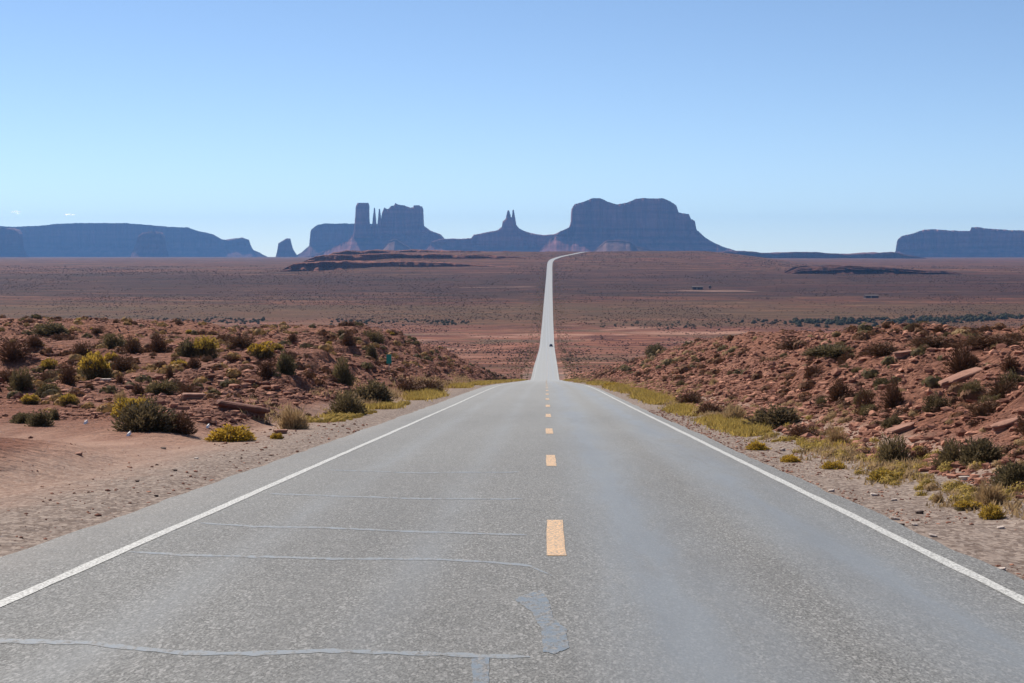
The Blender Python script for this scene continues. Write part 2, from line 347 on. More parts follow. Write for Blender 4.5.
def ribbon(name, u0, u1, y0, y1, lift, mat, parent=None, n=2, wob=0):
    yy = YS[(YS > y0) & (YS < y1)]; yy = np.concatenate([[y0], yy, [y1]])
    us = np.linspace(0, 1, n)[None, :]; a = u0+wob*fbm(yy/1.3, yy*0, 3, 3); b = u1+wob*fbm(yy/1.3, yy*0+9, 4, 3)
    X = (a[:, None]+(b-a)[:, None]*us)+road_x(yy)[:, None]
    Y = np.repeat(yy[:, None], n, 1); Zr = np.repeat(np.interp(yy, YS, road_z(YS))[:, None], n, 1)+lift+np.maximum(Y, 0)*1.5e-5*(lift > 0)
    return mesh_np(name, np.stack([X, Y, Zr], -1), grid_faces(len(yy), n), mat, True, parent)
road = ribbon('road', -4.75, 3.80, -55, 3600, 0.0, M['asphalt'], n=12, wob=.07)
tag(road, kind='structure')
ribbon('edge_line', -3.90, -3.78, -55, 3500, .004, M['white'], road, wob=.014)['label'] = 'white edge line along the left side of the road'
ribbon('edge_line', 3.40, 3.52, -55, 3500, .004, M['white'], road, wob=.014)['label'] = 'white edge line along the right side of the road'
y = 13.65-12.19
while y < 900:
    if y > 3: ribbon('centre_dash', .02, .195, y, y+3.15, .004, M['yellow'], road, wob=.012)
    y += 12.19
def on_road(px, row):
    r = ray(px, row); t = (-1.7)/(r[2]+S0*r[1]); p = r*t; return np.array([p[0], p[1], float(np.interp(p[1], YS, road_z(YS)))+.0022])
def seal(pts, hh):
    P = []; xs_ = np.linspace(pts[0][0], pts[-1][0], 60)
    ry = np.interp(xs_, [p[0] for p in pts], [p[1] for p in pts])+.5*fbm(xs_/14, xs_*0, 5, 3)
    w = hh*(1+.5*fbm(xs_/9, xs_*0, 6, 2))*np.minimum(1, np.minimum(np.arange(60), 59-np.arange(60))/3+.3)
    for a, b, c in zip(xs_, ry, w): P.append([on_road(a, b-c), on_road(a, b+c)])
    return mesh_np('crack_seal', np.array(P), grid_faces(60, 2), M['tar'], True, road)
seal([(-120, 640), (0, 641), (90, 643), (130, 648), (180, 653), (250, 654), (330, 651), (400, 653), (480, 656), (530, 657)], 2.0)
seal([(130, 552), (180, 555), (260, 557), (330, 559), (420, 559), (490, 562), (530, 566), (552, 576)], 1.0)
seal([(200, 523), (260, 527), (330, 528), (420, 532), (527, 535)], .8)
seal([(270, 494), (330, 496), (430, 499), (522, 499)], .6)
seal([(330, 470), (420, 473), (520, 472)], .4)
def blotch(poly):
    P = []
    n = len(poly)
    for i in range(n):
        a, b = poly[i], poly[(i+1) % n]
        for k in range(14):
            t = k/14; x = a[0]+(b[0]-a[0])*t; yv = a[1]+(b[1]-a[1])*t
            P.append(on_road(x+1.5*float(fbm(x/4, yv/3, 3, 4)), yv+1.3*float(fbm(x/4, yv/3, 4, 4)))+np.array([0, 0, .0008]))
    me = bpy.data.meshes.new('tar_patch'); me.from_pydata([tuple(p) for p in P], [], [list(range(len(P)))]); me.materials.append(M['patch'])
    o = bpy.data.objects.new('tar_patch', me); col.objects.link(o); o.parent = road
    import bmesh
    bm = bmesh.new(); bm.from_mesh(me); bmesh.ops.triangulate(bm, faces=bm.faces[:]); bmesh.ops.recalc_face_normals(bm, faces=bm.faces[:])
    if bm.faces[0].normal.z < 0: bmesh.ops.reverse_faces(bm, faces=bm.faces[:])
    bm.to_mesh(me); bm.free()
blotch([(514, 600), (528, 594), (541, 591), (549, 600), (553, 618), (566, 630), (569, 648), (556, 654), (544, 652), (541, 630), (532, 612)])
blotch([(471, 659), (490, 657), (488, 690), (484, 720), (462, 720), (473, 690)])

# ---------------------------------------------------------------- buttes and mesas
def butte(name, prof, D, thick, base, label, mat='butte', cliff=.42, tal=1.75, flute=10, seed=0, step=.45, shear=0.):
    """prof: (px,row) skyline; the block is a body of real depth: talus apron, fluted cliff, flat top, back"""
    P = np.array([at_y(p, r, D) for p, r in prof]); px = P[:, 0]; pz = P[:, 2]
    du = step*D/F; n = int((px[-1]-px[0])/du)+2; u = np.linspace(px[0], px[-1], n)
    uw = u+fbm(u/70, u*0+seed, seed, 2)*du*1.2
    H = np.interp(np.clip(uw, px[0], px[-1]), px, pz)
    rough = fbm(u/38, u*0+seed, seed+5, 4)*3.2; H = H+rough*sst(0, 40, H-base)
    Hm = H.max(); hc = base+np.minimum(cliff*(Hm-base)+7*fbm(u/160, u*0, seed+7, 3), .93*np.maximum(H-base, 1))
    end = np.minimum(u-u[0], u[-1]-u)
    th = np.minimum(thick, 12+1.6*end)*(1+.18*fbm(u/260, u*0, seed+8, 3))
    fl = flute*(1-np.abs(fbm(u/55, u*0+2, seed+9, 4))*2)+.7*flute*fbm(u/17, u*0, seed+12, 3)
    rows = []
    nt, nc = 9, 14
    ex = tal*(hc-base)
    for i in range(nt):                                   # talus
        t = i/nt; hh = base+(hc-base)*(t**1.25); d = ex*(1-t)+fl*.6*t+fbm(u/40, u*0+i*.25, seed+20, 4)*7*(1-abs(2*t-1))
        rows.append((hh, -th/2-d))
    for i in range(nc+1):                                 # cliff with ledges
        t = i/nc; hh = hc+(H-hc)*t
        led = 5*fbm(u/400, u*0+t*7, seed+30, 2)+6*t+(0 if t < 1 else 8)
        rows.append((hh, -th/2-fl*(1-.35*t)+led+fbm(u/22, u*0+t*3, seed+33, 3)*flute*.35))
    for t in (.3, .6, .9):
        rows.append((H-2-4*t+3*fbm(u/60, u*0+t*5, seed+40, 3), -th/2+th*t))
    for i in range(5):
        t = i/4; rows.append((H+(hc-H)*t, th/2+10*t)); 
    rows.append((np.full(n, float(base)), th/2+ex))
    yoff = th.max()/2+tal*(cliff*(Hm-base))*0
    V = np.stack([np.stack([u*np.ones(n), D+yoff*.0+thick/2*0+d*np.ones(n)+th/2*0, hh*np.ones(n)], -1) for hh, d in rows], 0)
    # keep the front cliff edge at distance D
    V[..., 1] += th[None, :]/2; V[..., 0] += shear*(V[..., 1]-D)
    f = grid_faces(len(rows), n)
    o = mesh_np(name, V.reshape(-1, 3), f, M[mat], False)
    tag(o, label, kind='structure'); return o
BZ = -30
butte('mesa', [(-150, 235), (-110, 228), (-60, 225), (0, 226), (12, 227), (40, 225.5), (60, 223.5), (85, 223), (125, 223), (145, 224.5), (165, 226.5), (188, 227.5), (197, 230.5), (212, 234), (222, 239), (228, 240), (236, 238.5), (243, 237.5), (249, 240), (251, 246), (253, 250), (258, 252), (264, 255), (272, 260)], 12500, 900, BZ, 'long flat-topped blue mesa on the far left skyline', 'mesa', .38, seed=1, shear=-.32)
butte('butte', [(-90, 245), (-80, 228), (-30, 226), (5, 228), (14, 230), (19, 234), (21, 246), (25, 258)], 10800, 500, BZ, 'dark butte cut by the left edge of the photo, in front of the long mesa', 'mesa', .35, seed=2)
butte('butte', [(130, 258), (136, 243), (138, 236), (143, 232.5), (151, 231), (159, 232.5), (163, 237), (164.5, 246), (169, 258)], 10800, 150, BZ, 'small rounded butte standing in front of the long left mesa', 'mesa', .35, seed=3)
butte('butte', [(275.5, 258), (277.5, 250), (278.5, 243), (282, 241), (286, 238.5), (290, 238.5), (291.5, 244), (293, 249), (299, 258)], 11000, 100, BZ, 'small isolated block butte standing alone in the gap right of the long mesa', 'mesa', .35, tal=1.0, seed=4, shear=-.2)
butte('mesa', [(292, 258), (303, 251), (309, 246), (310.5, 230), (314, 227), (318, 224.5), (326, 223.5), (352, 223.5), (380, 224), (405, 226), (425, 236), (440, 246)], 11500, 500, BZ, 'flat mesa behind the tall square rock tower', 'mesa', .42, seed=5, shear=-.16)
def column(label, prof, D, seed, name='rock_spire', base_row=236, depth=1.0):
    """free-standing column: rings stacked between a left and a right edge"""
    rr = sorted({r for _, r in prof[0]} | {r for _, r in prof[1]}); top, bot = rr[0], base_row
    k = 16; rows = np.linspace(bot, top, k); L = np.interp(rows, [r for _, r in prof[0]][::-1], [p for p, _ in prof[0]][::-1]); R = np.interp(rows, [r for _, r in prof[1]][::-1], [p for p, _ in prof[1]][::-1])
    n = 20; V = []
    for i, (r, a, b) in enumerate(zip(rows, L, R)):
        A = at_y(a, r, D); B = at_y(b, r, D); c = (A+B)/2; w = (B[0]-A[0])/2
        for j in range(n):
            t = 2*math.pi*j/n; q = 1+.12*float(fbm(np.cos(t)*2+seed, np.sin(t)*2+i*.12, seed, 3))
            sx = np.sign(math.cos(t))*abs(math.cos(t))**.6; sy = np.sign(math.sin(t))*abs(math.sin(t))**.6
            V.append((c[0]+w*sx*q, D+w*depth*sy*q, c[2]))
    V.append((c[0], D, c[2]+1.5)); F_ = []
    for i in range(k-1):
        for j in range(n): F_.append([i*n+j, i*n+(j+1) % n, (i+1)*n+(j+1) % n, (i+1)*n+j])
    for j in range(n): F_.append([(k-1)*n+j, (k-1)*n+(j+1) % n, k*n])
    me = bpy.data.meshes.new(name); me.from_pydata([tuple(v) for v in V], [], F_); me.materials.append(M['butte']); o = bpy.data.objects.new(name, me); col.objects.link(o)
    tag(o, label, kind='structure')
D1 = 10000
column('tall square rock tower left of the thin spires', ([(353.5, 236), (355, 225), (356.5, 206), (358, 203.5)], [(372, 236), (370, 224), (369.5, 206), (368.5, 203)]), D1, 3, 'rock_tower', 238)
column('thin rock spire nearest the square tower', ([(371.5, 230), (373, 216), (374, 208)], [(377, 230), (375.8, 216), (375, 208)]), D1, 5)
column('thin rock spire between its twin and the crenellated butte', ([(377, 230), (378.2, 216), (378.8, 209)], [(382, 230), (380.8, 216), (380, 209)]), D1, 6)
butte('butte', [(293, 259), (315, 255), (335, 246), (348, 240), (355, 231), (360, 227), (372, 226), (380, 226), (381.5, 213), (384, 207), (386, 210), (388, 208.5), (391, 206), (394, 205.5), (395.5, 203), (397, 205), (404, 205), (408, 207.5), (413, 207), (414, 205), (419, 205), (420.3, 208), (421, 225), (428, 230), (438, 234), (443, 239), (465, 243), (490, 250)], D1+60, 260, BZ, 'crenellated castle-like butte with a ragged top, right of the thin spires', 'butte', .44, flute=12, seed=8, step=.3)
butte('butte', [(420, 256), (432, 242), (441, 238.8), (465, 238.5), (471, 238), (474, 234.5), (483, 232.8), (490, 231.5), (497, 230), (501.5, 227), (502.5, 221), (505, 219.5), (507, 217), (515, 217), (515.5, 224), (519, 228), (526, 231.5), (535, 234), (545, 235), (555, 234), (563, 230), (580, 228), (600, 240)], 9600, 160, BZ, 'low ridge with a stepped middle under the twin pinnacles', 'butte', .36, seed=9, step=.3)
column('left pinnacle of the pair on the low central ridge', ([(503, 228), (506, 217), (507.6, 210.5)], [(512, 228), (511, 217), (509.2, 210.5)]), 9640, 11, base_row=228)
column('right pinnacle of the pair on the low central ridge', ([(510, 228), (511.8, 217), (512.6, 210)], [(517, 228), (515, 217), (513.9, 210)]), 9640, 12, base_row=228)
butte('butte', [(535, 256), (550, 240), (560, 231), (570, 227), (571.8, 222), (572.5, 208), (575, 204), (583, 202), (590, 199), (594, 198), (600, 198), (606, 201), (617, 204.5), (628, 202), (636, 199), (642, 198.3), (663, 198.3), (671, 201), (677, 206), (679, 212.5), (689, 214), (691, 219), (695, 221), (697, 230), (705, 237), (715, 243), (723, 247), (738, 251), (765, 254), (800, 259)], 9000, 620, BZ, 'largest butte with two broad humps, right of the road', 'butte', .40, flute=16, seed=10)
butte('hill', [(588, 256), (598, 248), (606, 241), (618, 239.5), (630, 241.5), (636, 246), (652, 250), (665, 257)], 7600, 120, BZ, 'pale pink talus hill below the largest butte', 'talus', .97, flute=3, seed=13)
butte('hill', [(372, 258), (384, 247), (389, 241), (395, 239), (402, 243), (412, 250), (425, 259)], 9000, 100, BZ, 'small pinkish cone of talus in front of the crenellated butte', 'talus', .97, flute=3, seed=14)
butte('mesa', [(878, 262), (888, 256), (895.7, 252), (896.6, 242), (898, 239), (902, 236), (908, 234.5), (914, 233), (923, 230), (935, 229), (950, 230.5), (968, 231), (970, 230.8), (971.3, 227), (976, 227.2), (984, 228), (1000, 229.5), (1024, 230.5), (1060, 231), (1110, 236), (1130, 256)], 9600, 520, BZ, 'long mesa running out of the right edge, with a stepped left shoulder', 'butte', .38, flute=14, seed=15, shear=.42)
butte('hill', [(700, 262), (725, 251), (745, 250.5), (760, 252.3), (778, 253.2), (795, 252), (808, 251.8), (825, 252.8), (845, 254.3), (870, 253.6), (893, 252), (915, 256), (945, 262)], 6500, 500, BZ, 'low dark hills closing the gap between the two-humped butte and the right mesa', 'mesa', .5, flute=5, seed=17)

butte('hill', [(282, 270), (288, 266), (294, 263), (318, 261.6), (350, 261), (400, 261.6), (440, 262.6), (480, 264.5), (520, 266.5), (538, 269)], 2450, 200, -32, 'lower step of the banded rock bench left of the road', 'bench', .35, flute=16, seed=21)
butte('hill', [(296, 266), (306, 260), (316, 255.5), (345, 254.2), (400, 253.8), (450, 254.4), (480, 255), (505, 256.5), (535, 259)], 2740, 300, -26, 'middle step of the banded rock bench left of the road', 'bench', .45, flute=18, seed=22)
butte('hill', [(318, 262), (332, 253), (345, 250.8), (380, 249.8), (440, 250), (475, 250.3), (505, 251.4), (540, 253.5)], 3180, 300, -24, 'top step of the banded rock bench left of the road', 'bench', .45, flute=18, seed=24)
butte('hill', [(780, 276), (800, 268), (815, 266.4), (835, 266.8), (850, 266), (870, 267.6), (888, 267.2), (905, 268.8), (925, 270.2), (945, 270.5), (960, 272.5), (970, 277)], 2300, 160, -38, 'low dark ridge on the plain below the right mesa', 'ridge', .4, flute=14, seed=23)

# ---------------------------------------------------------------- plants
def foliage_mesh(name, n, seed, mat, w=1., h=.8, blade=.17, bw=.018, up=.35, inner=.2, zmin=0., lump=.35, shell=0):
    r = np.random.default_rng(seed)
    az = r.uniform(0, 2*math.pi, n); el = np.arcsin(r.uniform(-.05, 1, n)); d = np.stack([np.cos(az)*np.cos(el), np.sin(az)*np.cos(el), np.sin(el)], 1)
    L = 1+lump*fbm(d[:, 0]*2.3+seed, d[:, 1]*2.3+d[:, 2]*1.7, seed, 3)*1.6
    rad = (inner+(1-inner)*r.uniform(shell, 1, n)**.55)*L
    p = d*rad[:, None]*np.array([.5*w, .5*w, h*.92]); p[:, 2] = np.abs(p[:, 2])
    k = p[:, 2] > zmin*h; p = p[k]; d = d[k]; n = len(p)
    dr = d+r.normal(0, .42, (n, 3)); dr[:, 2] = np.abs(dr[:, 2])*.6+up; dr /= np.linalg.norm(dr, axis=1)[:, None]
    t = np.cross(dr, r.normal(0, 1, (n, 3))); t /= np.linalg.norm(t, axis=1)[:, None]
    bl = blade*r.uniform(.5, 1.2, n)[:, None]; bwd = bw*r.uniform(.7, 1.4, n)[:, None]
    V = np.stack([p-dr*bl*.5-t*bwd*.5, p+t*bwd-dr*bl*.05, p+dr*bl*.5, p-t*bwd+dr*bl*.05], 1)
    me_o = mesh_np(name, V.reshape(-1, 3), np.arange(4*n).reshape(-1, 4), M[mat]); return me_o
def stems(name, seed, w, h, n=9):
    r = np.random.default_rng(seed+100); b = MB()
    for i in range(n):
        a = r.uniform(0, 6.28); q = r.uniform(.15, .42); b.tube([(0.03*math.cos(a), .03*math.sin(a), -.06), (q*.4*w*math.cos(a), q*.4*w*math.sin(a), .3*h), (q*w*math.cos(a+.2), q*w*math.sin(a+.2), .75*h)], [.022, .014, .006], 4)
    return b
def shrub(kind, seed):
    root = empty({'sage': 'sagebrush', 'brown': 'dry_bush', 'olive': 'olive_bush', 'rabbit': 'rabbitbrush', 'flower': 'flowering_bush', 'tan': 'grass_tuft'}[kind])
    root.location = (0, -300, -200); parts = []
    if kind == 'sage': parts.append(foliage_mesh('foliage', 2600, seed, 'sage', 1, .62, .13, .018))
    if kind == 'brown': parts.append(foliage_mesh('foliage', 1900, seed, 'brown', 1, .75, .19, .011, .3, .05))
    if kind == 'olive': parts.append(foliage_mesh('foliage', 2400, seed, 'olive', 1, .7, .16, .014, .5))
    if kind == 'rabbit':
        parts.append(foliage_mesh('foliage', 1900, seed, 'olive', 1, .68, .18, .014, .55)); parts.append(foliage_mesh('blossom', 1500, seed, 'yellow_bloom', 1.03, .76, .10, .022, .5, .5, .42, shell=.5))
    if kind == 'flower':
        parts.append(foliage_mesh('foliage', 900, seed, 'olive', .95, .5, .14, .014, .5)); parts.append(foliage_mesh('blossom', 2200, seed, 'yellow_bloom', 1, .56, .11, .02, .5, .3, .12))
    if kind == 'tan': parts.append(foliage_mesh('blades', 1300, seed, 'tan', .8, .55, .34, .010, 1.1, .05))
    for p in parts: p.parent = root
    ks = list(parts)
    if kind != 'tan': 
        b = stems('stem', seed, 1, .6).build('stem', M['stem'], None); b.parent = root; ks.append(b)
    KIDS[root.name] = ks; return root
PROTO = {k: [shrub(k, s*7+i*31+3) for s in range(3)] for i, k in enumerate(('sage', 'brown', 'olive', 'rabbit', 'flower', 'tan'))}
USED = set()
def plant(kind, loc, w, h, label, group=None, rz=None):
    p = random.choice(PROTO[kind]); hh = {'sage': .62, 'brown': .75, 'olive': .7, 'rabbit': .72, 'flower': .56, 'tan': .6}[kind]
    if p.name in USED: o = copy_tree(p)
    else: o = p; USED.add(p.name)
    o.location = tuple(loc); o.rotation_euler = (0, 0, random.uniform(0, 6.28) if rz is None else rz); o.scale = (w, w*random.uniform(.8, 1), h/hh)
    tag(o, label, {'tan': 'grass'}.get(kind, 'shrub'), group)
    return o
LB = [
 ('sage', 51, 334, 36, 11, 'wide low dark shrub on the left ridge top, dark against the plain'),
 ('brown', 14, 361, 30, 22, 'broad dark brown bush near the left photo edge, below the ridge top'),
 ('brown', 34, 347, 18, 13, 'medium brown bush just right of the broad brown one at the left edge'),
 ('rabbit', 96, 379, 33, 26, 'large bright yellow-green bush with a dark base on the left slope'),
 ('rabbit', 112, 363, 14, 10, 'small yellow bush touching the upper right of the large yellow-green bush'),
 ('rabbit', 49, 371, 17, 12, 'yellow-green bush left of the large yellow-green one'),
 ('olive', 22, 389, 23, 20, 'pale olive bush low on the slope near the left photo edge'),
 ('brown', 68, 385, 17, 22, 'upright brown bush left of and below the large yellow-green bush'),
 ('brown', 83, 356, 22, 14, 'dark brown bush above the large yellow-green bush'),
 ('brown', 120, 386, 10, 13, 'small upright brown bush right of the large yellow-green bush'),
 ('brown', 132, 353, 20, 16, 'brown bush near the ridge top between the yellow-green clumps'),
 ('olive', 113, 347, 24, 13, 'olive-brown bush high on the left ridge'),
 ('brown', 159, 351, 20, 17, 'reddish brown bush on the ridge left of the green and yellow pair'),
 ('sage', 188, 357, 17, 18, 'dark green bush pressed against the left side of a yellow one'),
 ('rabbit', 205, 357, 26, 21, 'yellow bush pressed against the right side of a dark green one'),
 ('brown', 194, 368, 14, 13, 'small brown bush just below the green and yellow pair'),
 ('brown', 241, 347, 30, 13, 'wide dark brown bush on the left ridge right of the green and yellow pair'),
 ('brown', 170, 379, 10, 14, 'thin upright brown bush in the bare patch above the rock ledge'),
 ('brown', 138, 395, 13, 13, 'brown bush right behind the big dark green bush with the yellow top'),
 ('sage', 24, 423, 24, 11, 'leftmost of three low green bushes on the sandy flat'),
 ('sage', 40, 426, 22, 16, 'middle and tallest of three low green bushes on the sandy flat'),
 ('sage', 54, 420, 12, 11, 'rightmost and smallest of three low green bushes on the sandy flat'),
 ('rabbit', 69, 406, 18, 12, 'faded yellow tuft above the three low green bushes'),
 ('flower', 132, 417, 40, 22, 'yellow flowering top behind the big dark green bush'),
 ('sage', 146, 430, 62, 29, 'biggest dark green bush at the foot of the left slope'),
 ('brown', 180, 433, 32, 24, 'brown right end of the biggest bush clump at the foot of the left slope'),
 ('flower', 231, 441, 44, 15, 'bright yellow flowering mound at the edge of the gravel pull-off'),
 ('flower', 277, 439, 12, 7, 'tiny yellow mound beside the flat reddish stone by the pull-off'),
 ('sage', 285, 374, 20, 21, 'dark bush on the middle of the left bank above the ledge, right one of two'),
 ('brown', 267, 375, 22, 17, 'brown bush on the middle of the left bank, left one of two'),
 ('rabbit', 263, 358, 26, 14, 'faded yellow bush on top of the left bank above the two dark ones'),
 ('brown', 293, 344, 11, 10, 'small round brown bush on the crest of the left bank'),
 ('olive', 343, 384, 21, 26, 'tall olive bush leaning on the steep left bank'),
 ('brown', 348, 345, 17, 14, 'brown bush on the crest left of the green road marker'),
 ('olive', 372, 343, 25, 12, 'olive bush on the crest above the green road marker'),
 ('sage', 372, 360, 13, 16, 'small dark bush just left of the green road marker'),
 ('olive', 347, 415, 36, 23, 'round olive bush at the road side, left and lower of a pair'),
 ('sage', 372, 403, 42, 21, 'dark green bush at the road side, right and upper of a pair'),
 ('tan', 293, 429, 38, 22, 'wide straw-coloured grass clump at the foot of the left bank'),
 ('brown', 408, 394, 24, 16, 'dull olive-brown bush on the left verge before the far bend of the bank'),
 ('brown', 430, 393, 30, 14, 'flat brown bush farthest along the left verge'),
 ('sage', 656, 355, 23, 10, 'round dark bush alone on the pale strip right of the road'),
 ('brown', 690, 405, 27, 14, 'dark brown bush at the foot of the right bank, far one'),
 ('brown', 709, 414, 28, 12, 'low brown bush at the foot of the right bank, just nearer than the far one'),
 ('flower', 611, 388, 18, 6, 'small bright yellow mound at the right verge near where the road dips'),
 ('sage', 777, 427, 52, 20, 'wide dark green bush at the foot of the right bank'),
 ('tan', 733, 422, 30, 17, 'straw-coloured clump left of the wide dark green bush'),
 ('brown', 803, 438, 34, 14, 'low brown bush just right of and below the wide dark green bush'),
 ('brown', 840, 400, 25, 23, 'upright reddish brown bush alone on the rocky right slope'),
 ('brown', 866, 413, 19, 24, 'narrow brown bush on the rocky right slope, left of a twin'),
 ('brown', 893, 407, 23, 27, 'taller brown bush on the rocky right slope, right of its twin'),
 ('sage', 937, 411, 24, 17, 'dark bush below the pale slanting slab on the right slope'),
 ('brown', 962, 372, 32, 28, 'large brown bush behind the upper end of the pale slanting slab'),
 ('olive', 971, 397, 26, 17, 'yellow-brown bush in front of the pale slanting slab'),
 ('brown', 1010, 370, 18, 15, 'brown bush right of the pale slanting slab, upper one'),
 ('sage', 1014, 389, 28, 18, 'dark bush right of the pale slanting slab, lower one at the photo edge'),
 ('brown', 990, 346, 60, 12, 'long dark brown thicket on the crest at the right edge'),
 ('brown', 932, 346, 50, 11, 'long dark brown thicket on the crest left of the one at the right edge'),
 ('brown', 882, 355, 36, 14, 'brown bush on the crest above the twin upright bushes'),
 ('sage', 838, 356, 66, 11, 'wide flat dark shrub on the right crest'),
 ('brown', 793, 349, 32, 11, 'brown bush on the left end of the right crest'),
 ('olive', 952, 466, 34, 25, 'brownish left half of the green bush clump low on the right slope'),
 ('sage', 980, 463, 42, 25, 'dark green bush clump low on the right slope'),
 ('olive', 893, 464, 30, 27, 'tan-brown bush behind the bright yellow mound at the right verge'),
 ('tan', 835, 446, 28, 20, 'straw clump on the right verge below the upright reddish bush'),
 ('sage', 1016, 487, 44, 26, 'olive-green bush cut by the right edge of the photo'),
 ('brown', 922, 460, 22, 14, 'small brown bush between the tan-brown one and the dark green clump'),
 ('flower', 884, 481, 36, 13, 'bright yellow mound beside the gravel on the right verge'),
 ('tan', 938, 503, 14, 11, 'small pale tuft alone on the right gravel'),
 ('flower', 992, 519, 23, 14, 'nearest yellow mound at the right photo edge'),
 ('rabbit', 968, 510, 24, 9, 'flat yellow clump left of the nearest yellow mound'),
 ('tan', 990, 504, 34, 22, 'straw clump behind the nearest yellow mound'),
 ('flower', 832, 469, 22, 8, 'low yellow mound on the right verge, second beyond the bright one'),
 ('flower', 790, 462, 20, 7, 'low yellow mound on the right verge, third beyond the bright one'),
 ('flower', 757, 450, 24, 9, 'yellow mound on the right verge before the straw clump'),
]
OCC = []
for k, px, row, w, h, lab in LB:
    p = drop(px, row); s = p[1]/F; p[2] -= .04*h*s
    plant(k, p, w*s*1.06, h*s*1.05, lab); OCC.append((p[0], p[1], w*s*.5))
    print('%-8s px%4d row%4d y=%.0f w=%.1f h=%.1f' % (k, px, row, p[1], w*s, h*s))
def free(x, y, r):
    return all((x-a)**2+(y-b)**2 > (r+c)**2*.6 for a, b, c in OCC)
def scatter(n, xr, yr, kinds, sz, labs, cond):
    c = 0; tries = 0
    while c < n and tries < n*40:
        tries += 1
        t = random.random(); y = math.exp(math.log(yr[0])+(math.log(yr[1])-math.log(yr[0]))*t)
        x = random.uniform(*xr)/1000*y; z = float(terrain(x, y))
        if not cond(x, y): continue
        w = random.uniform(*sz)*random.uniform(.7, 1.1)
        if not free(x, y, w*.5) or vnoise(x/12., y/16., 77) < .33: continue
        k = random.choice(kinds); w *= {'tan': .55, 'rabbit': .7, 'sage': .8}.get(k, 1); plant(k, (x, y, z-.03), w, w*random.uniform(.45, .7), labs[k][0], labs[k][1]); OCC.append((x, y, w*.5)); c += 1
LL = {'brown': ('small dry brown bush among many on the left slope', 'small brown bushes on the left slope'), 'olive': ('small olive bush among many on the left slope', 'small olive bushes on the left slope'),
      'sage': ('small dark green sagebrush on the left slope', 'small sagebrush on the left slope'), 'tan': ('small straw grass tuft on the left slope', 'grass tufts on the left slope'), 'rabbit': ('small yellow-topped bush on the left slope', 'small yellow bushes on the left slope')}
LR = {k: (a.replace('left', 'right'), b.replace('left', 'right')) for k, (a, b) in LL.items()}
cl = lambda x, y: x < -10.5 and y > 40-.15*min(0, x+12)*0
cr = lambda x, y: x > 7.3
scatter(175, (-420, -60), (42, 210), ['brown', 'brown', 'brown', 'olive', 'tan', 'sage', 'rabbit'], (.4, 1.15), LL, cl)
scatter(165, (55, 340), (24, 230), ['brown', 'brown', 'brown', 'olive', 'tan', 'sage'], (.3, .95), LR, cr)
for ps in PROTO.values():
    for p in ps:
        if p.name not in USED:
            for c in KIDS[p.name]: bpy.data.objects.remove(c)
            bpy.data.objects.remove(p)

# far scrub, grass verges, trees in the wash: uncountable, one object each
def blobs(name, X, Y, S, mat, blades=9, flat=.55, label=None, seed=1, tall=0, qf=.22):
    r = np.random.default_rng(seed); n = len(X); Zt = terrain(X, Y)
    c = np.repeat(np.stack([X, Y, Zt], 1), blades, 0); s = np.repeat(S, blades)[:, None]
    d = r.normal(0, 1, (n*blades, 3)); d[:, 2] = np.abs(d[:, 2])*flat+.05; d /= np.linalg.norm(d, axis=1)[:, None]
    p = c+d*s*r.uniform(.15, .5, (n*blades, 1))*np.array([1, 1, flat*1.5+tall]); t = np.cross(d, r.normal(0, 1, d.shape)); t /= np.linalg.norm(t, axis=1)[:, None]; b = np.cross(d, t)
    q = s*qf*r.uniform(.6, 1.4, (n*blades, 1))
    V = np.stack([p-t*q, p+b*q, p+t*q, p-b*q], 1).reshape(-1, 3)
    o = mesh_np(name, V, np.arange(len(V)).reshape(-1, 4), M[mat]); tag(o, label, kind='stuff'); return o
def field(n, y0, y1, seed, xr=(-.40, .36), thr=.4, mn=5.5):
    r = np.random.default_rng(seed); Y = np.exp(r.uniform(math.log(y0), math.log(y1), n)); X = r.uniform(*xr, n)*Y
    k = ((vnoise(X/110, Y/260, seed)*.45+vnoise(X/31, Y/90, seed+2)*.3+vnoise(X/9, Y/26, seed+4)*.25) > 1.12*thr*r.uniform(.85, 1.35, n)) & (np.abs(X-road_x(Y)) > mn+2); return X[k], Y[k], r.uniform(.5, 1, k.sum())
X, Y, s = field(27000, 260, 1000, 5); blobs('scrub', X, Y, s*(.8+Y/1600), 'scrub', 10, label='dark scrub dotted over the valley floor')
X, Y, s = field(50000, 900, 3200, 6); blobs('scrub', X, Y, s*(.8+Y/1700), 'scrub', 9, label='far scrub dotted over the brown plain')
X, Y, s = field(2500, 60, 280, 8, thr=.5, mn=7); k = (X > 8) | ((X < -9) & (Y > 45)); blobs('scrub', X[k], Y[k], s[k]*.42, 'brown', 16, label='tiny dry weeds scattered over the banks', seed=3)
r = np.random.default_rng(4)
def wash(px0, px1, rowf, n, sz, seed, name='wash_trees', label='dark green trees in the distant wash'):
    r = np.random.default_rng(seed); X = []; Y = []
    for i in range(n):
        px = r.uniform(px0, px1); p = np.array(at_y(px, 300, rowf(px)+r.normal(0, 22))); X.append(p[0]); Y.append(p[1])
    X = np.array(X); Y = np.array(Y); blobs(name, X, Y, r.uniform(.5, 1, n)*sz, 'tree', 90, .7, label, seed, .2, .11)
wash(795, 1060, lambda p: 1190+(p-800)*.25, 330, 5.6, 3)
wash(725, 800, lambda p: 1200, 40, 3.6, 5, label='broken line of small trees left of the distant wash trees')
wash(150, 265, lambda p: 1195, 110, 3, 4, label='dark shrub line on the plain beyond the left ridge')
wash(330, 470, lambda p: 1190, 100, 3.2, 6, label='dark shrub line on the plain left of the road')
wash(600, 720, lambda p: 1150, 60, 2.6, 9, label='thin shrub line on the plain right of the road')
